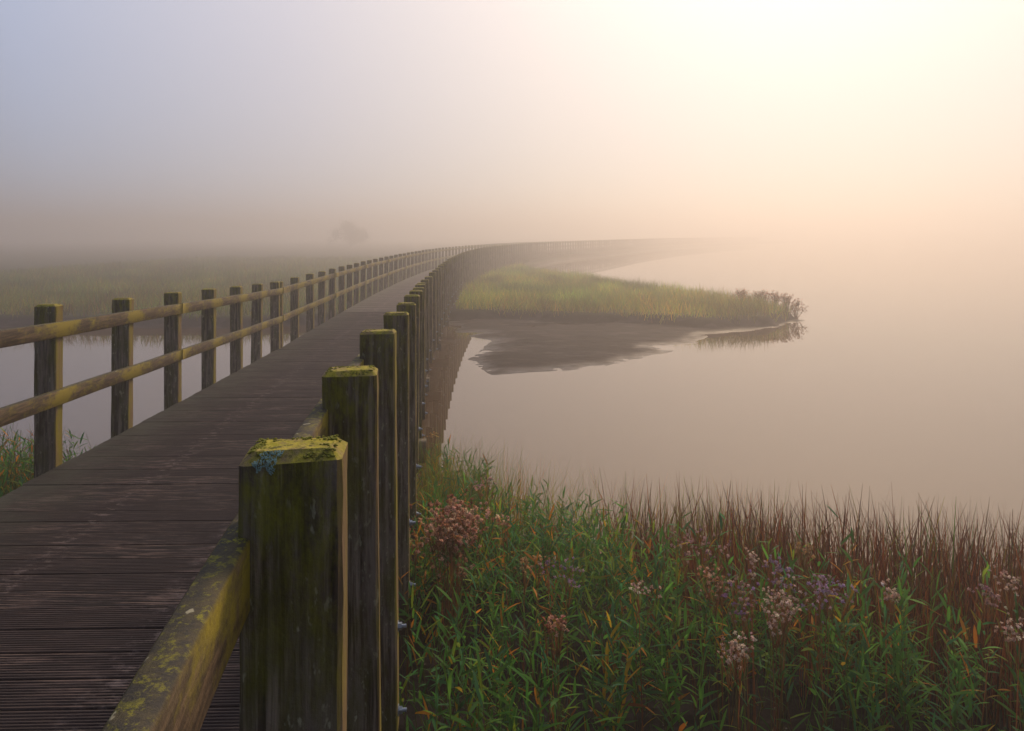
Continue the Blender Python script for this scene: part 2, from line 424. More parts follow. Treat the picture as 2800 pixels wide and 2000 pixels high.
# sweep a box along the bridge
def sweep(s0, s1, d0, d1, zt, zb, step=.35, wob=0.0, flat=None, postss=None):
    n = max(2, int((s1 - s0) / step) + 1); ss = np.linspace(s0, s1, n)
    c = .004
    V = []; al = []; mo = []
    ph = rng.uniform(0, 99)
    for s in ss:
        x, y, h = R(s); dz = deck_z(y)
        w1 = (vnoise(np.array([s * 1.3 + ph]), np.array([3.1]))[0] - .5) * wob
        w2 = (vnoise(np.array([s * 1.3 + ph]), np.array([7.1]))[0] - .5) * wob
        for (d, z) in ((d0, zb + c), (d0, zt - c), (d0 + c, zt), (d1 - c, zt), (d1, zt - c), (d1, zb + c), (d1 - c, zb), (d0 + c, zb)):
            V.append((x + math.cos(h) * (d + w1), y - math.sin(h) * (d + w1), dz + z + w2)); al.append(s)
            if postss is not None and len(postss):
                q = np.min(np.abs(np.asarray(postss) - s)); mo.append(math.exp(-(q / .16) ** 2))
            else: mo.append(0.0)
    Q = []
    for i in range(n - 1):
        for j in range(8):
            a = i * 8 + j; b_ = i * 8 + (j + 1) % 8
            Q.append((a, b_, b_ + 8, a + 8))
    Q += [(0, 1, 2, 3), (0, 3, 4, 5), (0, 5, 6, 7)]; e = (n - 1) * 8
    Q += [(e + 3, e + 2, e + 1, e), (e + 5, e + 4, e + 3, e), (e + 7, e + 6, e + 5, e)]
    return V, Q, al, mo
def swept(name, parent, mat, *a, **k):
    V, Q, al, mo = sweep(*a, **k)
    me = np_mesh(name, V, Q, mat, attrs={'along': al, 'moss': mo}); return link(name, me, parent)

# ------------------------------------------------------------------ posts
def post_mesh(name, var=0, bevel=True):
    bm = bmesh.new(); c = .0135 + .003 * math.sin(var * 2.3); x = PW / 2; y = PD / 2
    lv = [(x, y, -PL)] + [(x, y, -q) for q in (1.3, 1.0, .8, .6, .45, .3, .2, .12, .06)] + [(x, y, -c * .8), (x - c, y - c, 0)]
    rings = []
    for k, (a, b_, z) in enumerate(lv):
        r = .006 if k < len(lv) - 1 else .003
        pts = [(a - r, -b_), (a, -b_ + r), (a, b_ - r), (a - r, b_), (-a + r, b_), (-a, b_ - r), (-a, -b_ + r), (-a + r, -b_)]
        j = .0016
        rings.append([bm.verts.new((px + random.uniform(-j, j), py + random.uniform(-j, j), z + random.uniform(-j, j))) for px, py in pts])
    for r0, r1 in zip(rings, rings[1:]):
        for i in range(8):
            bm.faces.new((r0[i], r0[(i + 1) % 8], r1[(i + 1) % 8], r1[i]))
    bm.faces.new(rings[-1]); bm.faces.new(rings[0][::-1])
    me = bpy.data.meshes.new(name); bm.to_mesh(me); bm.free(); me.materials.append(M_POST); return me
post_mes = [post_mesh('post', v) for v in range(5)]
def bolt_mesh():
    bm = bmesh.new()
    for (r, a, b_, seg) in ((.021, 0, .004, 14), (.0145, .004, .017, 6), (.0075, .017, .034, 10)):
        ring = []
        for x in (a, b_):
            ring.append([bm.verts.new((x, r * math.cos(2 * PI * i / seg), r * math.sin(2 * PI * i / seg))) for i in range(seg)])
        for i in range(seg): bm.faces.new((ring[0][i], ring[0][(i + 1) % seg], ring[1][(i + 1) % seg], ring[1][i]))
        bm.faces.new(ring[1])
    me = bpy.data.meshes.new('bolt'); bm.to_mesh(me); bm.free(); me.materials.append(M_BOLT); return me
bolt_me = bolt_mesh()

# right side: measured near posts, then even spacing
Zr = [.90, 1.70, 2.62, 3.72, 4.8, 5.9, 6.98, 8.05, 9.2, 10.3, 11.3, 12.3, 13.35, 14.4, 15.5]
right_s = [s_at_Y(z) + PD / 2 for z in Zr]
s = right_s[-1] + 1.075
while s < S[-1] - 10: right_s.append(s); s += 1.075
# left side: where each sight line crosses the left edge
ls = np.arange(2.0, 40, .01)
LP = np.array([off(q, -WID - PW / 2)[:2] for q in ls]); lx = CX + LP[:, 0] / LP[:, 1] * F
lxs = [108, 273, 384, 464, 524.5, 572, 611, 655, 688, 715, 738, 759, 776.6, 792, 807, 820.6]
left_s = [float(ls[np.argmin(np.abs(lx - q))]) for q in lxs]
left_s = [left_s[0] - 2.1, left_s[0] - 1.05] + left_s
joint_s = left_s[8] + .17
s = left_s[-1] + 1.08
while s < S[-1] - 10: left_s.append(s); s += 1.08

n_part = 50
def place_post(s, side, k, dz=0.0):
    d = PW / 2 if side > 0 else -WID - PW / 2
    x, y, h = off(s, d)
    return x, y, deck_z(y) + PH + dz, -h
first = {}
far_V = []; far_Q = []
bolt0 = None
for side, arr in ((1, right_s), (-1, left_s)):
    for k, s in enumerate(arr):
        dz = rng.normal(0, .006) if k > 0 else 0
        if side > 0 and k < 3: dz = (.013, -.002, .008)[k]
        x, y, z, rz = place_post(s, side, k, dz)
        if k < n_part - (1 if side > 0 else 1):
            src = first.get('p')
            if src is None:
                o = link('post', post_mes[0], bridge); first['p'] = o
            else:
                o = src.copy(); C.objects.link(o); o.parent = bridge; o.matrix_parent_inverse = src.matrix_parent_inverse.copy()
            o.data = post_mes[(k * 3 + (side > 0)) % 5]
            o.location = (x, y, z); o.rotation_euler = (rng.normal(0, .006), rng.normal(0, .006), rz + rng.normal(0, .02))
            if side > 0 and k < 26:
                for bz in (-1.17, -1.50):
                    if bolt0 is None:
                        bo = bpy.data.objects.new('bolt', bolt_me); C.objects.link(bo); bolt0 = bo
                    else:
                        bo = bolt0.copy(); C.objects.link(bo)
                    bo.parent = o; bo.location = (PW / 2, rng.normal(0, .006), bz + rng.normal(0, .006)); bo.rotation_euler = (rng.uniform(0, 3), 0, 0)
        else:
            ca, sa = math.cos(rz), math.sin(rz); b0 = len(far_V)
            for zz, cc in ((-PL, 0), (-.018, 0), (0, .018)):
                for px, py in ((-1, -1), (1, -1), (1, 1), (-1, 1)):
                    a = px * (PW / 2 - cc); b_ = py * (PD / 2 - cc)
                    far_V.append((x + a * ca - b_ * sa, y + a * sa + b_ * ca, z + zz))
            for r in (0, 4):
                for i in range(4): far_Q.append((b0 + r + i, b0 + r + (i + 1) % 4, b0 + r + 4 + (i + 1) % 4, b0 + r + 4 + i))
            far_Q.append((b0 + 8, b0 + 9, b0 + 10, b0 + 11))
# the doubled post where two rail lengths meet on the left
x, y, z, rz = place_post(joint_s, -1, 0)
o = first['p'].copy(); C.objects.link(o); o.parent = bridge; o.matrix_parent_inverse = first['p'].matrix_parent_inverse.copy(); o.data = post_mes[2]; o.location = (x, y, z - .004); o.rotation_euler = (0, 0, rz)
o = link('post', np_mesh('post', far_V, far_Q, M_DARK), bridge); tag(o, kind='stuff')

# lichen on the nearest right post
x, y, z, rz = place_post(right_s[0], 1, 0, .013)
lr = np.random.default_rng(3)
bm = bmesh.new()
for i in range(620):
    u = lr.uniform(-1, 1); v = lr.uniform(0, 1)
    if abs(u) > .72 + .28 * math.sin(v * 7 + 1) * (1 if u > 0 else -1) + .15 * math.sin(v * 17): continue
    if v > .80 + .2 * math.sin(u * 6): continue
    px = -.030 + u * .019
    if v < .45: pz = .001 - .011 * v / .45; py = -PD / 2 + .0135 - .0135 * v / .45
    else: pz = -.010 - .016 * (v - .45) / .55; py = -PD / 2 - .0005
    r = lr.uniform(.0007, .0018)
    mtx = Matrix.Translation((px, py, pz)) @ Matrix.Rotation(lr.uniform(0, 3), 4, 'X') @ Matrix.Rotation(lr.uniform(0, 3), 4, 'Y') @ Matrix.Diagonal((1, 1, .45, 1))
    bmesh.ops.create_icosphere(bm, subdivisions=1, radius=r, matrix=mtx)
me = bpy.data.meshes.new('lichen_patch'); bm.to_mesh(me); bm.free(); me.materials.append(M_LICH)
near_post = [o for o in bridge.children if o.name.startswith('post') and abs(o.location.y - y) < .01 and abs(o.location.x - x) < .01][0]
lo = bpy.data.objects.new('lichen_patch', me); C.objects.link(lo); lo.parent = near_post
tag(lo, 'blue green crusty lichen patch on the top edge of the nearest post')

M_MOSS = mat_simple('raised_moss', (.16, .17, .012), 1.0)
for pk in range(5):
    x, y, z, rz = place_post(right_s[pk], 1, pk, 0)
    pp = min((o for o in bridge.children if o.name.startswith('post') and o.location.x > -2.2 - y * .1), key=lambda o: abs(o.location.y - y) + abs(o.location.x - x))
    bm = bmesh.new()
    for i in range(420):
        side = lr.integers(0, 4); a = lr.uniform(-1, 1)
        if vnoise(np.array([a * 5 + side * 9.1 + pk * 3.3]), np.array([.5]))[0] < .45: continue
        q = abs(lr.normal(0, .010))
        if side == 0: px, py = a * (PW / 2 - .012), -PD / 2 + .013 + q - .010
        elif side == 1: px, py = a * (PW / 2 - .012), PD / 2 - .013 - q + .008
        elif side == 2: px, py = PW / 2 - .012 - q + .004, a * (PD / 2 - .012)
        else: px, py = -PW / 2 + .012 + q - .004, a * (PD / 2 - .012)
        e = max(abs(px) - (PW / 2 - .0135), abs(py) - (PD / 2 - .0135), 0)
        r = lr.uniform(.0007, .0022)
        bmesh.ops.create_icosphere(bm, subdivisions=1, radius=r, matrix=Matrix.Translation((px, py, -e * .8 + .0003)) @ Matrix.Rotation(lr.uniform(0, 3), 4, 'Z') @ Matrix.Diagonal((1.6, 1.1, .7, 1)))
    me = bpy.data.meshes.new('moss_tuft'); bm.to_mesh(me); bm.free(); me.materials.append(M_MOSS)
    mo = bpy.data.objects.new('moss_tuft', me); C.objects.link(mo); mo.parent = pp

# rails: lengths of four bays, butted at the posts
TOPR = (PH - .095, PH - .195); MIDR = (PH - .54, PH - .64)
for side, arr in ((1, right_s), (-1, left_s)):
    d0, d1 = (-.025, .015) if side > 0 else (-WID - .015, -WID + .025)
    a = arr[0] - 1.0 if side > 0 else arr[0] - .6
    a = max(.1, a)
    idx = list(range(3 if side > 0 else 0, 60, 4)) + [len(arr) - 1]
    if side < 0: idx = [4, 8] + list(range(12, 60, 4)) + [len(arr) - 1]
    for i in idx:
        b_ = arr[i] if not (side < 0 and i == 8) else joint_s - .02
        for nm, (zt, zb) in (('top_rail', TOPR), ('middle_rail', MIDR)):
            swept(nm, bridge, M_RAIL, a + .004, b_ - .004, d0, d1, zt, zb, wob=.006 if b_ < 40 else 0, postss=[q for q in arr if a - 1 < q < b_ + 1], step=.09 if b_ < 14 else .5)
        a = b_
# edge beams, cross beams, piles and braces under the deck
for d0, d1 in ((-.11, -.012), (-WID + .012, -WID + .11), (-WID / 2 - .05, -WID / 2 + .05)):
    swept('edge_beam', bridge, M_DARK, .1, S[-1] - 12, d0, d1, -.037, -.46, step=1.0)
def box_between(p, q, w_, h_):
    p = Vector(p); q = Vector(q); d = (q - p); L = d.length; X = d.normalized()
    up = Vector((0, 0, 1)) if abs(X.z) < .9 else Vector((0, 1, 0))
    Yv = up.cross(X).normalized(); Zv = X.cross(Yv)
    V = []
    for a in (0, L):
        for (u, v) in ((-1, -1), (1, -1), (1, 1), (-1, 1)):
            V.append(tuple(p + X * a + Yv * u * w_ / 2 + Zv * v * h_ / 2))
    return V, [(3, 2, 1, 0), (4, 5, 6, 7), (0, 1, 5, 4), (1, 2, 6, 5), (2, 3, 7, 6), (3, 0, 4, 7)]
def boxo(name, p, q, w_, h_):
    V, Qs = box_between(p, q, w_, h_); return link(name, np_mesh(name, V, Qs, M_DARK), bridge)
k = 0; s = s_at_Y(6.9)
while s < 62:
    xr, yr, h = off(s, PW + .04); xl, yl, _ = off(s, -WID - PW - .04); dz = deck_z(yr)
    boxo('cross_beam', (xl, yl, dz - .565), (xr, yr, dz - .565), .14, .205)
    for d in (-.20, -WID + .20):
        x, y, _ = off(s, d); boxo('pile', (x, y, -.9), (x, y, dz - .67), .17, .17)
    xa, ya, _ = off(s, -.20); xb, yb, _ = off(s, -WID + .20); ty, tx = math.cos(h) * .14, math.sin(h) * .14
    boxo('brace', (xa + tx, ya + ty, .1), (xb + tx, yb + ty, dz - .72), .05, .12)
    s += 3.85; k += 1

# ------------------------------------------------------------------ terrain
near_bank = [(-2.2, 7.9), (-1.3, 7.6), (-.75, 7.35), (-.3, 6.9), (.1, 6.45), (.5, 6.05), (.9, 5.75), (2, 5.75), (3.2, 5.45), (4.5, 5.0), (6.5, 4.5), (9, 3.7), (14, 2.5), (20, -4), (-20, -6), (-20, 5.0),
             (-9, 7.3), (-6, 7.2), (-4.8, 7.0), (-4.0, 6.7), (-3.4, 6.9)]
marsh = [(-200, 20.5), (-60, 20.8), (-30, 21.2), (-16, 21.6), (-9, 21.4), (-5.5, 22.3), (-2.6, 23.6), (0, 23.0), (3.1, 22.2), (6.2, 21.0), (8.4, 21.6), (10.0, 23.6),
         (9.3, 26), (8.0, 29.5), (6.8, 33), (5.2, 38), (3.4, 43), (1.8, 48), (.9, 53), (2.1, 61), (4.9, 73), (8.9, 85), (13.9, 96.2), (24.8, 125.4), (43, 165), (67, 208.6), (96, 248.5), (150, 325), (-200, 325)]
flat = [crop4(*p) for p in [(150, 560), (160, 590), (195, 614), (345, 612), (255, 632), (385, 655), (330, 700), (250, 765), (330, 812), (392, 845), (600, 826), (900, 812), (1100, 797), (1190, 755),
        (1380, 712), (1260, 690), (1500, 668), (1560, 625), (1800, 602), (2085, 548)]] + [(9.6, 25), (6, 24), (0, 25.5), (-2.5, 25)]
def ground_h(x, y):
    d1 = sdist(x, y, near_bank) + fbm(x * 1.3, y * 1.3, 5) * .18
    d2 = sdist(x, y, marsh) + fbm(x * .7, y * .7, 9) * .38
    d3 = sdist(x, y, flat)
    h = np.full(x.shape, -.5)
    h = np.maximum(h, -.5 + .5 * sstep(d1, -.6, 0) + .24 * sstep(d1, 0, .7) + fbm(x * 2, y * 2, 2) * .02)
    h = np.maximum(h, -.5 + .5 * sstep(d2, -.5, 0) + .32 * sstep(d2, -.05, .38) + fbm(x * 1.5, y * 1.5, 3) * .025 * sstep(d2, 0, 1))
    n = fbm(x * .9, y * 1.6, 21, 5) * .035 + fbm(x * 5, y * 8, 31, 3) * .026
    pool = sstep(fbm(x * .55, y * 1.9, 71, 3), .02, .20) * (1 - sstep(x, 2.5, 4.5)) * sstep(y, 20.6, 21.4)
    n = n - .15 * pool
    h = np.maximum(h, -.10 + .10 * sstep(d3, -.5, .05) + .05 * sstep(d3, 0, 1.0) + n * sstep(d3, -.3, .4) * .7)
    return h
#
def grow(a, b_, d0, g):
    out = [a]; d = d0
    while out[-1] < b_: out.append(out[-1] + d); d *= g
    return out
gx = [-q for q in grow(6, 190, .14, 1.06)][::-1] + list(np.arange(-5.9, 12, .075)) + grow(12, 190, .1, 1.06)
gy = list(np.arange(-25, 2, 1.5)) + list(np.arange(2, 26.5, .075)) + grow(26.5, 310, .09, 1.022)
gx = np.array(gx); gy = np.array(gy)
GX, GY = np.meshgrid(gx, gy)
GH = ground_h(GX, GY)
idx = np.arange(GX.size).reshape(GX.shape)
Qg = np.stack([idx[:-1, :-1], idx[:-1, 1:], idx[1:, 1:], idx[1:, :-1]], -1).reshape(-1, 4)
o = link('ground', np_mesh('ground', np.stack([GX, GY, GH], -1).reshape(-1, 3), Qg, M_GROUND, smooth=True)); tag(o, kind='structure')
o = link('water', np_mesh('water', [(-188, -24, 0), (188, -24, 0), (188, 305, 0), (-188, 305, 0)], [(0, 1, 2, 3)], M_WATER)); tag(o, kind='structure')

# ------------------------------------------------------------------ blades
def norm(a): return a / (np.linalg.norm(a, axis=-1, keepdims=True) + 1e-9)
def strips(base, dirn, L, W, bend, segs=3, prof='grass', side=None, r=rng):
    """base (n,3), dirn (n,3), L (n), W (n), bend (n,3) -> verts, quads"""
    n = len(base); ts = np.linspace(0, 1, segs + 1)
    if prof == 'grass': wp = np.clip(1 - ts ** 1.6, .06, 1)
    elif prof == 'leaf': wp = np.clip(np.sin(PI * np.clip(ts * .86 + .14, 0, 1)) ** .8, .04, 1)
    elif prof == 'rush': wp = np.clip(1 - ts ** 4, .15, 1)
    else: wp = np.clip(1 - .5 * ts, 0, 1)
    if side is None:
        a = r.uniform(0, 2 * PI, n); side = np.stack([np.cos(a), np.sin(a), np.zeros(n)], 1)
    side = norm(np.cross(dirn, norm(np.cross(side, dirn))))
    P = base[:, None] + dirn[:, None] * (L[:, None] * ts)[..., None] + bend[:, None] * (L[:, None] * ts ** 2)[..., None]
    o_ = side[:, None] * (W[:, None] * wp)[..., None] * .5
    V = np.stack([P - o_, P + o_], 2).reshape(n, -1, 3)
    m = 2 * (segs + 1); b0 = (np.arange(n) * m)[:, None, None]
    k = np.arange(segs)[None, :, None] * 2
    Q = b0 + k + np.array([0, 1, 3, 2])[None, None]
    return V.reshape(-1, 3), Q.reshape(-1, 4), m
def merge(parts):
    V = []; Q = []; Cc = []; b0 = 0
    for v, q, c in parts:
        V.append(v); Q.append(q + b0); Cc.append(c); b0 += len(v)
    return np.concatenate(V), np.concatenate(Q), np.concatenate(Cc)
def pick(n, pal, wts, r=rng, jit=.24):
    pal = np.array(pal); i = r.choice(len(pal), n, p=np.array(wts) / sum(wts))
    return np.clip(pal[i] * (1 + r.normal(0, jit, (n, 1))) , .003, 1) * (1 + r.normal(0, .05, (n, 3)))
def rand_in(n, x0, x1, y0, y1, r=rng): return r.uniform(x0, x1, n), r.uniform(y0, y1, n)

def grass_field(x, y, hmin, hmax, wmin, wmax, pal, wts, lean=.25, segs=3, r=rng, z=None, patchy=False, prof='grass'):
    n = len(x); z = ground_h(x, y) if z is None else z
    base = np.stack([x, y, z - .02], 1)
    d = np.stack([r.normal(0, lean, n), r.normal(0, lean, n), np.ones(n)], 1); d = norm(d)
    L = r.uniform(hmin, hmax, n) * (1 + (.55 * fbm(x * 1.4, y * 1.4, 61) if patchy else 0)); W = r.uniform(wmin, wmax, n)
    a = r.uniform(0, 2 * PI, n); bb = r.uniform(0, .35, n)
    bend = np.stack([np.cos(a) * bb, np.sin(a) * bb, -bb * .35], 1)
    V, Q, m = strips(base, d, L, W, bend, segs, prof, r=r)
    c = pick(n, pal, wts, r)
    if patchy: c = c * np.clip(1 + 1.1 * fbm(x * .9, y * .5, 63), .4, 1.8)[:, None] * (1 + .35 * fbm(x * .4, y * .4, 65)[:, None] * np.array([1, -.2, 0]))
    return V, Q, np.repeat(c, m, 0)

REED = [(.070, .20, .035), (.11, .27, .040), (.060, .19, .070), (.20, .30, .03), (.42, .26, .02), (.58, .22, .025), (.28, .10, .025)]
REED_W = [5, 4, 4, 2.2, .8, .6, .4]
def reeds(x, y, hmin, hmax, pal=REED, wts=REED_W, nl=8, r=rng, leafL=(.085, .17), z=None):
    n = len(x); z = ground_h(x, y) if z is None else z
    base = np.stack([x, y, z - .03], 1)
    d = norm(np.stack([r.normal(0, .13, n), r.normal(0, .13, n), np.ones(n)], 1)); H = r.uniform(hmin, hmax, n)
    a = r.uniform(0, 2 * PI, n); bb = r.uniform(0, .12, n); bend = np.stack([np.cos(a) * bb, np.sin(a) * bb, -bb * .2], 1)
    sv, sq, sm = strips(base, d, H, np.full(n, .0045), bend, 4, 'stem', r=r)
    scol = np.repeat(pick(n, [(.06, .085, .02), (.09, .08, .03), (.10, .055, .025)], [3, 2, 1], r), sm, 0)
    parts = [(sv, sq, scol)]
    az = r.uniform(0, 2 * PI, n)
    plant = pick(n, pal, wts, r, .1) * 1.15
    for k in range(nl):
        t = .32 + .68 * (k + r.uniform(-.3, .3, n)) / nl; t = np.clip(t, .1, 1)
        P = base + d * (H * t)[:, None] + bend * (H * t ** 2)[:, None]
        aa = az + PI * (k % 2) + r.normal(0, .45, n)
        el = r.normal(.78, .30, n) + .25 * (t - .5)
        dl = np.stack([np.cos(aa) * np.cos(el), np.sin(aa) * np.cos(el), np.sin(el)], 1)
        L = r.uniform(*leafL, n) * (1.15 - .45 * t); W = L * r.uniform(.095, .15, n)
        bd = np.stack([np.cos(aa) * .1, np.sin(aa) * .1, -r.uniform(-.02, .3, n)], 1)
        sd_ = np.stack([-np.sin(aa), np.cos(aa), r.normal(0, .5, n)], 1)
        v, q, m = strips(P, dl, L, W, bd, 3, 'leaf', side=sd_, r=r)
        col = np.where(r.random((n, 1)) < .55, plant, pick(n, pal, wts, r, .15))
        parts.append((v, q, np.repeat(col, m, 0)))
    return merge(parts)

PURP = ([(.36, .26, .42), (.44, .31, .42), (.52, .38, .40)], [3, 2, 1])
PINK = ([(.50, .30, .30), (.56, .40, .36), (.36, .20, .28)], [3, 2, 1])
BRWN = ([(.62, .36, .26), (.74, .50, .38), (.40, .18, .10)], [3, 2, 2])
WHIT = ([(.66, .50, .42), (.56, .38, .31), (.74, .62, .54)], [3, 2, 2])
TAN = ([(.48, .28, .12), (.55, .38, .20)], [1, 1])
MIXP = ([(.36, .22, .42), (.55, .40, .34), (.45, .27, .24)], [2, 2, 1])
plants = [
 (1000, 1150, .15, 420, BRWN, 'large bushy aster covered in pinkish brown seed heads close to the bridge posts'),
 (905, 1200, .06, 60, TAN, 'small tan seed cluster peeping out right beside the bridge posts'),
 (1083, 1078, .06, 30, PINK, 'dusty pink aster on the grassy mound above the big brown bush'),
 (1130, 1160, .035, 14, BRWN, 'tiny sprig of brownish seed heads just right of the big brown bush'),
 (1168, 1252, .06, 34, TAN, 'cream and tan aster between the big brown bush and the lone purple aster'),
 (1248, 1255, .065, 38, PURP, 'lone purple aster low in the green reeds, leftmost of the purple ones'),
 (1232, 1392, .05, 50, BRWN, 'compact ball of brown seed heads deep in the reeds below the lone purple aster'),
 (1424, 1300, .055, 20, WHIT, 'slender whitish aster standing alone in the middle of the reeds'),
 (1548, 1222, .085, 60, PINK, 'tall pinkish aster standing leftmost against the dark rushes'),
 (1600, 1288, .07, 50, BRWN, 'reddish brown aster with a rusty stem just right of the tall pinkish one'),
 (1660, 1310, .08, 64, MIXP, 'pale purple and pink aster at the left side of the dense flower patch'),
 (1722, 1340, .085, 110, WHIT, 'dense cream aster head in the centre of the flower patch'),
 (1743, 1268, .075, 60, PURP, 'bright purple aster directly below the golden brown one'),
 (1776, 1220, .045, 34, TAN, 'golden brown aster rising highest from the flower patch'),
 (1835, 1310, .085, 84, PURP, 'broad purple aster at the right end of the flower patch'),
 (1672, 1246, .045, 26, WHIT, 'small whitish aster against the dark rushes above the flower patch'),
 (1628, 1425, .075, 66, WHIT, 'fluffy white aster lowest of all, below the flower patch'),
 (1975, 1308, .045, 40, WHIT, 'round white aster alone right of the flower patch'),
 (2228, 1288, .06, 34, WHIT, 'arching white aster near the right edge of the picture, upper one'),
 (2186, 1318, .05, 30, PINK, 'pinkish white aster just left of the arching white one near the right edge'),
 (2262, 1405, .06, 46, WHIT, 'white aster cut by the right edge of the picture, lower one'),
 (957, 967, .03, 22, TAN, 'rusty orange flower spike at the foot of the farther bridge posts'),
]
def aster_xy(px, py, rad):
    zt = 1.16 if py > 1100 else (1.02 if py > 1000 else .97)
    return at_z(px, py - rad * 60, zt) + (zt,)
ASTERS = [aster_xy(p[0], p[1], p[2])[:2] + (p[2] * .8 + .02,) for p in plants]

# reed bed right of the bridge
r1 = np.random.default_rng(11)
def scatter(n, x0, x1, y0, y1, fn, r):
    x, y = rand_in(n, x0, x1, y0, y1, r); p = fn(x, y); k = r.random(n) < p; return x[k], y[k]
REEDZ = [(-2.6, 7.6), (-1.0, 7.2), (-.3, 6.5), (.3, 5.9), (.75, 5.3), (1.0, 4.8), (1.2, 4.35), (1.5, 4.1), (2.0, 3.85), (2.5, 3.65), (4.0, 3.25), (7, 2.4), (7, 0), (-2.6, 0)]
def dens_reed(x, y):
    d = sdist(x, y, REEDZ); e = R_edge(y)
    p = sstep(d + fbm(x * 1.6, y * 1.6, 77) * .25, -.05, .2) * sstep(y + .45 * fbm(x * 1.5, y * 1.5, 43), 2.85, 3.45) * (.35 + .65 * sstep(fbm(x * 1.3, y * 1.3, 41), -.25, .15))
    p = p * np.where(x > e + .16, 1.0, .06)
    p = p * np.where((x < 1.1) & (y > 5.4), .5, 1.0)
    return p
def clear(x, y):
    k = np.ones(len(x), bool)
    for (ax, ay, ar) in ASTERS:
        k &= ~((np.abs(x - ax * (y / ay)) < ar) & (y > ay - .38) & (y < ay + ar))
    return x[k], y[k]
def R_edge(y): return np.interp(y, Eu[:220, 1], Eu[:220, 0])
x, y = scatter(8200, -2.6, 5.6, 2.2, 7.2, dens_reed, r1)
x, y = clear(x, y)
bk = y > 4.7
P1 = merge([reeds(x[~bk], y[~bk], .60, 1.04, r=r1, nl=14), reeds(x[bk], y[bk], .50, .80, r=r1, nl=13)])
x, y = scatter(150, -1.0, 4.2, 1.6, 3.2, lambda x, y: np.where(x > R_edge(y) + .16, .8, .0), r1)
P2 = reeds(x, y, .35, .70, r=r1, nl=6)
x, y = scatter(9000, -1.3, 2.0, 4.6, 7.5, lambda x, y: sstep(sdist(x, y, near_bank), -.05, .3) * sstep(y - .0 * x, 4.9, 5.6) * np.where(x > R_edge(y) + .15, 1, .1), r1)
P3 = grass_field(x, y, .55, 1.0, .0035, .006, [(.10, .19, .02), (.20, .22, .02), (.36, .22, .02), (.45, .16, .02), (.20, .07, .02)], [4, 3, 1.8, .8, .8], lean=.14, segs=4, r=r1)
x, y = scatter(5000, -1.3, 6.5, 2.6, 6.5, lambda x, y: sstep(sdist(x, y, REEDZ), -.1, .2) * sstep(y, 2.9, 3.5) * np.where(x > R_edge(y) + .15, .8, .1), r1)
P3b = grass_field(x, y, .12, .38, .004, .008, [(.05, .12, .018), (.08, .16, .02), (.12, .07, .02), (.30, .15, .02)], [4, 3, 1.5, .7], lean=.25, segs=3, r=r1)
V, Q, Cc = merge([P1, P2, P3, P3b])
o = link('reed_bed', np_mesh('reed_bed', V, Q, M_LEAF, Cc)); tag(o, 'dense green and orange reeds growing on the bank right of the bridge', 'reeds', kind='stuff')
# rust brown rushes along the near shoreline
def dens_rush(x, y):
    d = sdist(x, y, near_bank); return np.where((x > .85 + .25 * fbm(y * 3, x * 3, 3)), 1.0, .0) * sstep(d, -.28, -.1) * (1 - sstep(sdist(x, y, REEDZ), -.1, .15)) * (.6 + .4 * sstep(fbm(x * 2.5, y * 2.5, 55), -.3, .2))
x, y = scatter(38000, .2, 8.5, 2.6, 6.4, dens_rush, r1)
RP = [(.12, .028, .010), (.22, .065, .018), (.045, .014, .008), (.16, .15, .018), (.07, .15, .02)]
h1 = len(x) * 2 // 3
zz = np.maximum(ground_h(x, y), -.05)
A = grass_field(x[:h1], y[:h1], .46, .86, .0035, .006, RP, [5, 3, 4, 1.6, 1.2], lean=.09, segs=4, r=r1, z=zz[:h1])
B = grass_field(x[h1:], y[h1:], .46, .92, .006, .010, RP, [6, 2, 7, .8, .6], lean=.06, segs=4, r=r1, z=zz[h1:], prof='rush')
V, Q, Cc = merge([A, B])
# [(.11, .026, .012), (.20, .060, .020), (.040, .014, .010), (.16, .15, .018), (.07, .15, .02)], [5, 3, 4, 1.6, 1.2], lean=.10, segs=4, r=r1, z=np.maximum(ground_h(x, y), -.05))
o = link('rush_fringe', np_mesh('rush_fringe', V, Q, M_LEAF, Cc)); tag(o, 'thin dark rust brown rushes standing along the edge of the still water', 'rushes', kind='stuff')
# left clump
x, y = scatter(5600, -6.8, -3.0, 3.8, 7.2, lambda x, y: (1 - .8 * sstep(x, -4.3, -3.9)) * sstep(sdist(x, y, near_bank), .0, .4) * np.where(x < R_edge(y) - WID - .2, 1.0, 0), r1)
A = reeds(x, y, .6, 1.0, r=r1, nl=7, pal=REED, wts=[4, 4, 3, 3, 1.5, 1.2, .8])
x, y = scatter(13000, -6.8, -3.0, 3.8, 7.2, lambda x, y: (1 - .85 * sstep(x, -4.3, -3.9)) * sstep(sdist(x, y, near_bank), .0, .3) * np.where(x < R_edge(y) - WID - .2, 1.0, 0), r1)
B = grass_field(x, y, .4, .85, .0035, .007, [(.09, .18, .02), (.18, .20, .02), (.32, .13, .02), (.20, .07, .02)], [4, 2, 1.2, 1.5], lean=.16, segs=4, r=r1)
V, Q, Cc = merge([A, B])
o = link('bank_grass', np_mesh('bank_grass', V, Q, M_LEAF, Cc)); tag(o, 'tangled green and russet grass left of the bridge below the nearest left post', 'grass', kind='stuff')
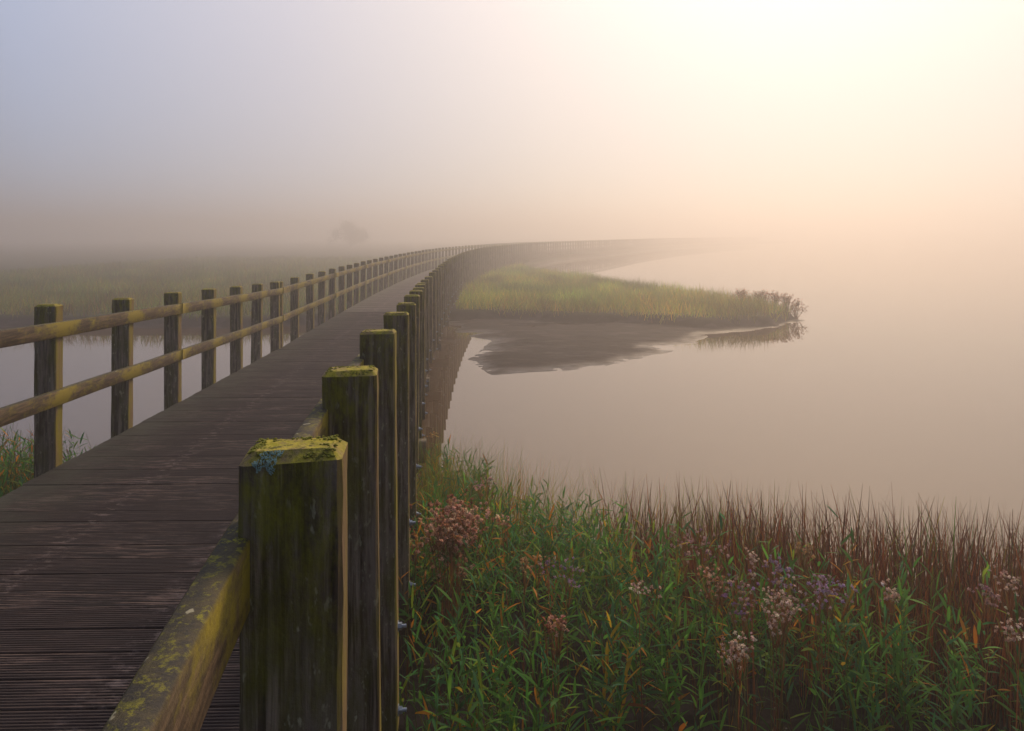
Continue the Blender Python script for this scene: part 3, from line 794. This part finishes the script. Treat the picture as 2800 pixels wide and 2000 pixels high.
# marsh and peninsula grass
r2 = np.random.default_rng(23)
def under_bridge(x, y):
    e = np.interp(y, Eu[:400, 1], Eu[:400, 0]); return (x < e + .1) & (x > e - WID * 1.05 - .1)
GP = [(.19, .28, .022), (.28, .32, .025), (.38, .31, .03), (.13, .22, .025), (.28, .15, .04)]
x, y = scatter(95000, -2.6, 10.3, 20.5, 56, lambda x, y: sstep(sdist(x, y, marsh), .1, .35) * np.clip((30 / y) ** 1.2, 0, 1) * np.where(x > np.interp(y, Eu[:400, 1], Eu[:400, 0]) + .1, 1, .15), r2)
V, Q, Cc = grass_field(x, y, .28, .62, .012, .024, GP, [4, 4, 3, 2, 1], lean=.34, segs=2, r=r2, patchy=True)
o = link('peninsula_grass', np_mesh('peninsula_grass', V, Q, M_LEAF, Cc)); tag(o, 'yellow green grass covering the low tongue of land in the water', 'grass', kind='stuff')
x, y = scatter(170000, -34, -3.5, 20, 75, lambda x, y: sstep(sdist(x, y, marsh), .1, .35) * np.clip((27 / y) ** 1.6, 0, 1) * ~under_bridge(x, y) * (x > -y * .78) , r2)
V, Q, Cc = grass_field(x, y, .28, .58, .014, .028, [tuple(c * .62 for c in p) for p in GP], [4, 3, 1.5, 3, 1.8], lean=.28, segs=2, r=r2, patchy=True)
o = link('marsh_grass', np_mesh('marsh_grass', V, Q, M_LEAF, Cc)); tag(o, 'flat dull green marsh grass across the channel left of the bridge', 'grass', kind='stuff')

# ------------------------------------------------------------------ flowering sea asters, one thing each
def aster(loc, h, rad, n_heads, cols, seed, dens=1.0, leafy=True, name='sea_aster', head=.0105, thick=1):
    r = np.random.default_rng(seed)
    t = empty(name, loc)
    zt = h
    stems = []; tips = []
    nb = max(3, n_heads // 9)
    root = np.zeros((nb, 3)); root[:, :2] = r.normal(0, .02, (nb, 2))
    top = np.stack([r.normal(0, rad * .55, nb), r.normal(0, rad * .55, nb), zt - np.abs(r.normal(0, rad * .8, nb))], 1)
    v, q, m = strips(root, norm(top - root), np.linalg.norm(top - root, axis=1), np.full(nb, .006 * thick), np.zeros((nb, 3)), 3, 'stem', r=r)
    stems.append((v, q, np.repeat(pick(nb, [(.16, .06, .03), (.10, .09, .03)], [2, 1], r), m, 0)))
    bi = r.integers(0, nb, n_heads)
    tip = top[bi] + np.stack([r.normal(0, rad * .38, n_heads), r.normal(0, rad * .38, n_heads), r.normal(0.02, rad * .32, n_heads)], 1)
    p0 = top[bi] * np.array([.8, .8, .86]) 
    v, q, m = strips(p0, norm(tip - p0), np.linalg.norm(tip - p0, axis=1), np.full(n_heads, .003 * thick), np.zeros((n_heads, 3)), 1, 'stem', r=r)
    stems.append((v, q, np.repeat(pick(n_heads, [(.20, .08, .035), (.14, .10, .04)], [2, 1], r), m, 0)))
    V, Q, Cc = merge(stems)
    o = link('stem', np_mesh('stem', V, Q, M_LEAF, Cc)); o.parent = t
    # heads: little tufts of fine petals
    npet = 18; nn = n_heads * npet
    P = np.repeat(tip, npet, 0)
    d = norm(r.normal(0, 1, (nn, 3)) + np.array([0, 0, .7]))
    L = np.repeat(r.uniform(.75, 1.35, n_heads), npet) * head * r.uniform(.8, 1.2, nn)
    v, q, m = strips(P, d, L, L * .6, np.zeros((nn, 3)), 1, 'stem', side=r.normal(0, 1, (nn, 3)), r=r)
    hc = np.repeat(pick(n_heads, cols[0], cols[1], r, .2), npet, 0) * (1 + r.normal(0, .15, (nn, 1)))
    o = link('flower_cluster', np_mesh('flower_cluster', v, q, M_LEAF, np.clip(np.repeat(hc, m, 0), .01, .95))); o.parent = t
    if leafy:
        nl = 16; tt = r.uniform(.15, .85, nl); b_ = r.integers(0, nb, nl)
        P = root[b_] + (top - root)[b_] * tt[:, None]; a = r.uniform(0, 2 * PI, nl)
        d = norm(np.stack([np.cos(a), np.sin(a), r.uniform(.2, 1.2, nl)], 1))
        v, q, m = strips(P, d, r.uniform(.06, .12, nl), r.uniform(.006, .012, nl), np.tile([0, 0, -.25], (nl, 1)), 3, 'leaf', r=r)
        o = link('leaves', np_mesh('leaves', v, q, M_LEAF, np.repeat(pick(nl, REED, REED_W, r), m, 0))); o.parent = t
    return t
for i, (px, py, rad, nh, pal, lab) in enumerate(plants):
    X, Y, zt = aster_xy(px, py, rad)
    g = float(ground_h(np.array([X]), np.array([Y]))[0])
    t = aster((X, Y, g - .02), zt - g + .02, rad, nh, pal, 100 + i, head=.0135 if nh > 300 else .0082)
    tag(t, lab, 'aster', 'asters flowering and seeding among the reeds')
tipP = [(1650, 646, 'leftmost of the tall aster plants on the tip of the grassy tongue'), (1690, 650, 'second from the left of the tall asters on the tip of the grassy tongue'),
        (1722, 652, 'middle of the tall reddish asters on the tip of the grassy tongue'), (1748, 657, 'second from the right of the reddish asters on the grassy tip'), (1768, 668, 'rightmost reddish aster at the very point of the grassy tongue')]
for i, (px, py, lab) in enumerate(tipP):
    Y = 24.6 - i * .25; X = (px - CX) / F * Y; zt = CAMZ - (py - HY) * Y / F
    g = float(ground_h(np.array([X]), np.array([Y]))[0])
    t = aster((X, Y, g - .02), zt - g, .20, 170, BRWN, 300 + i, head=.020, thick=4); tag(t, lab, 'aster', 'asters on the tip of the grassy tongue')

# ------------------------------------------------------------------ faint trees in the fog
def tree(loc, H, Rr, label, seed):
    r = np.random.default_rng(seed); t = empty('tree', loc); tag(t, label, 'tree')
    segs = []
    def limb(p, q, r0, r1_):
        d = norm(np.array(q) - p); a = norm(np.cross(d, [0.3, .9, .1])); b_ = np.cross(d, a); V = []
        for P, rr in ((p, r0), (q, r1_)):
            for k in range(7): V.append(P + a * rr * math.cos(k * 2 * PI / 7) + b_ * rr * math.sin(k * 2 * PI / 7))
        Q = [(k, (k + 1) % 7, 7 + (k + 1) % 7, 7 + k) for k in range(7)]
        segs.append((np.array(V), np.array(Q), np.tile([.07, .05, .04], (14, 1))))
    base = np.array([0, 0, -.2]); mid = np.array([.1, 0, H * .45]); limb(base, mid, .16 * H / 5, .10 * H / 5)
    centers = []
    for k in range(30):
        a = r.uniform(0, 2 * PI); q = r.uniform(.05, .95); e = np.array([math.cos(a) * Rr * q, math.sin(a) * Rr * q, H * r.uniform(.12, .25 + .65 * math.sqrt(1 - q * q))])
        limb(mid * np.array([1, 1, r.uniform(.6, 1)]), e, .05 * H / 5, .015 * H / 5); centers.append(e)
    V, Q, Cc = merge(segs); o = link('trunk', np_mesh('trunk', V, Q, M_LEAF, Cc)); o.parent = t
    n = 9000; ci = r.integers(0, len(centers), n); P = np.array(centers)[ci] + r.normal(0, Rr * .13, (n, 3))
    d = norm(r.normal(0, 1, (n, 3))); L = r.uniform(.10, .22, n) * H / 5
    v, q, m = strips(P, d, L, L * .5, r.normal(0, .1, (n, 3)), 2, 'leaf', side=r.normal(0, 1, (n, 3)), r=r)
    o = link('crown', np_mesh('crown', v, q, M_LEAF, np.repeat(pick(n, [(.03, .05, .018), (.05, .06, .02), (.06, .05, .02)], [2, 2, 1], r), m, 0))); o.parent = t
def tree_at(px, Y, H, Rr, lab, seed): tree(((px - CX) / F * Y, Y, .3), H, Rr, lab, seed)
tree_at(778, 150, 6.2, 4.6, 'low round tree barely visible in the fog behind the left railing', 1)

# ------------------------------------------------------------------ haze
bm = bmesh.new(); bmesh.ops.create_cube(bm, size=1)
for v in bm.verts: v.co = (v.co.x * 400, 142.5 + v.co.y * 345, (-1.6 + 7.6) / 2 + v.co.z * 9.2)
me = bpy.data.meshes.new('haze'); bm.to_mesh(me); bm.free()
o = link('haze', me); tag(o, kind='stuff')
m = bpy.data.materials.new('fog'); m.use_nodes = True; t = m.node_tree; t.nodes.clear()
out = t.nodes.new('ShaderNodeOutputMaterial'); pv = t.nodes.new('ShaderNodeVolumePrincipled')
pv.inputs['Color'].default_value = (.81, .775, .755, 1); pv.inputs['Density'].default_value = .0148; pv.inputs['Anisotropy'].default_value = .66
t.links.new(pv.outputs[0], out.inputs['Volume']); me.materials.append(m)
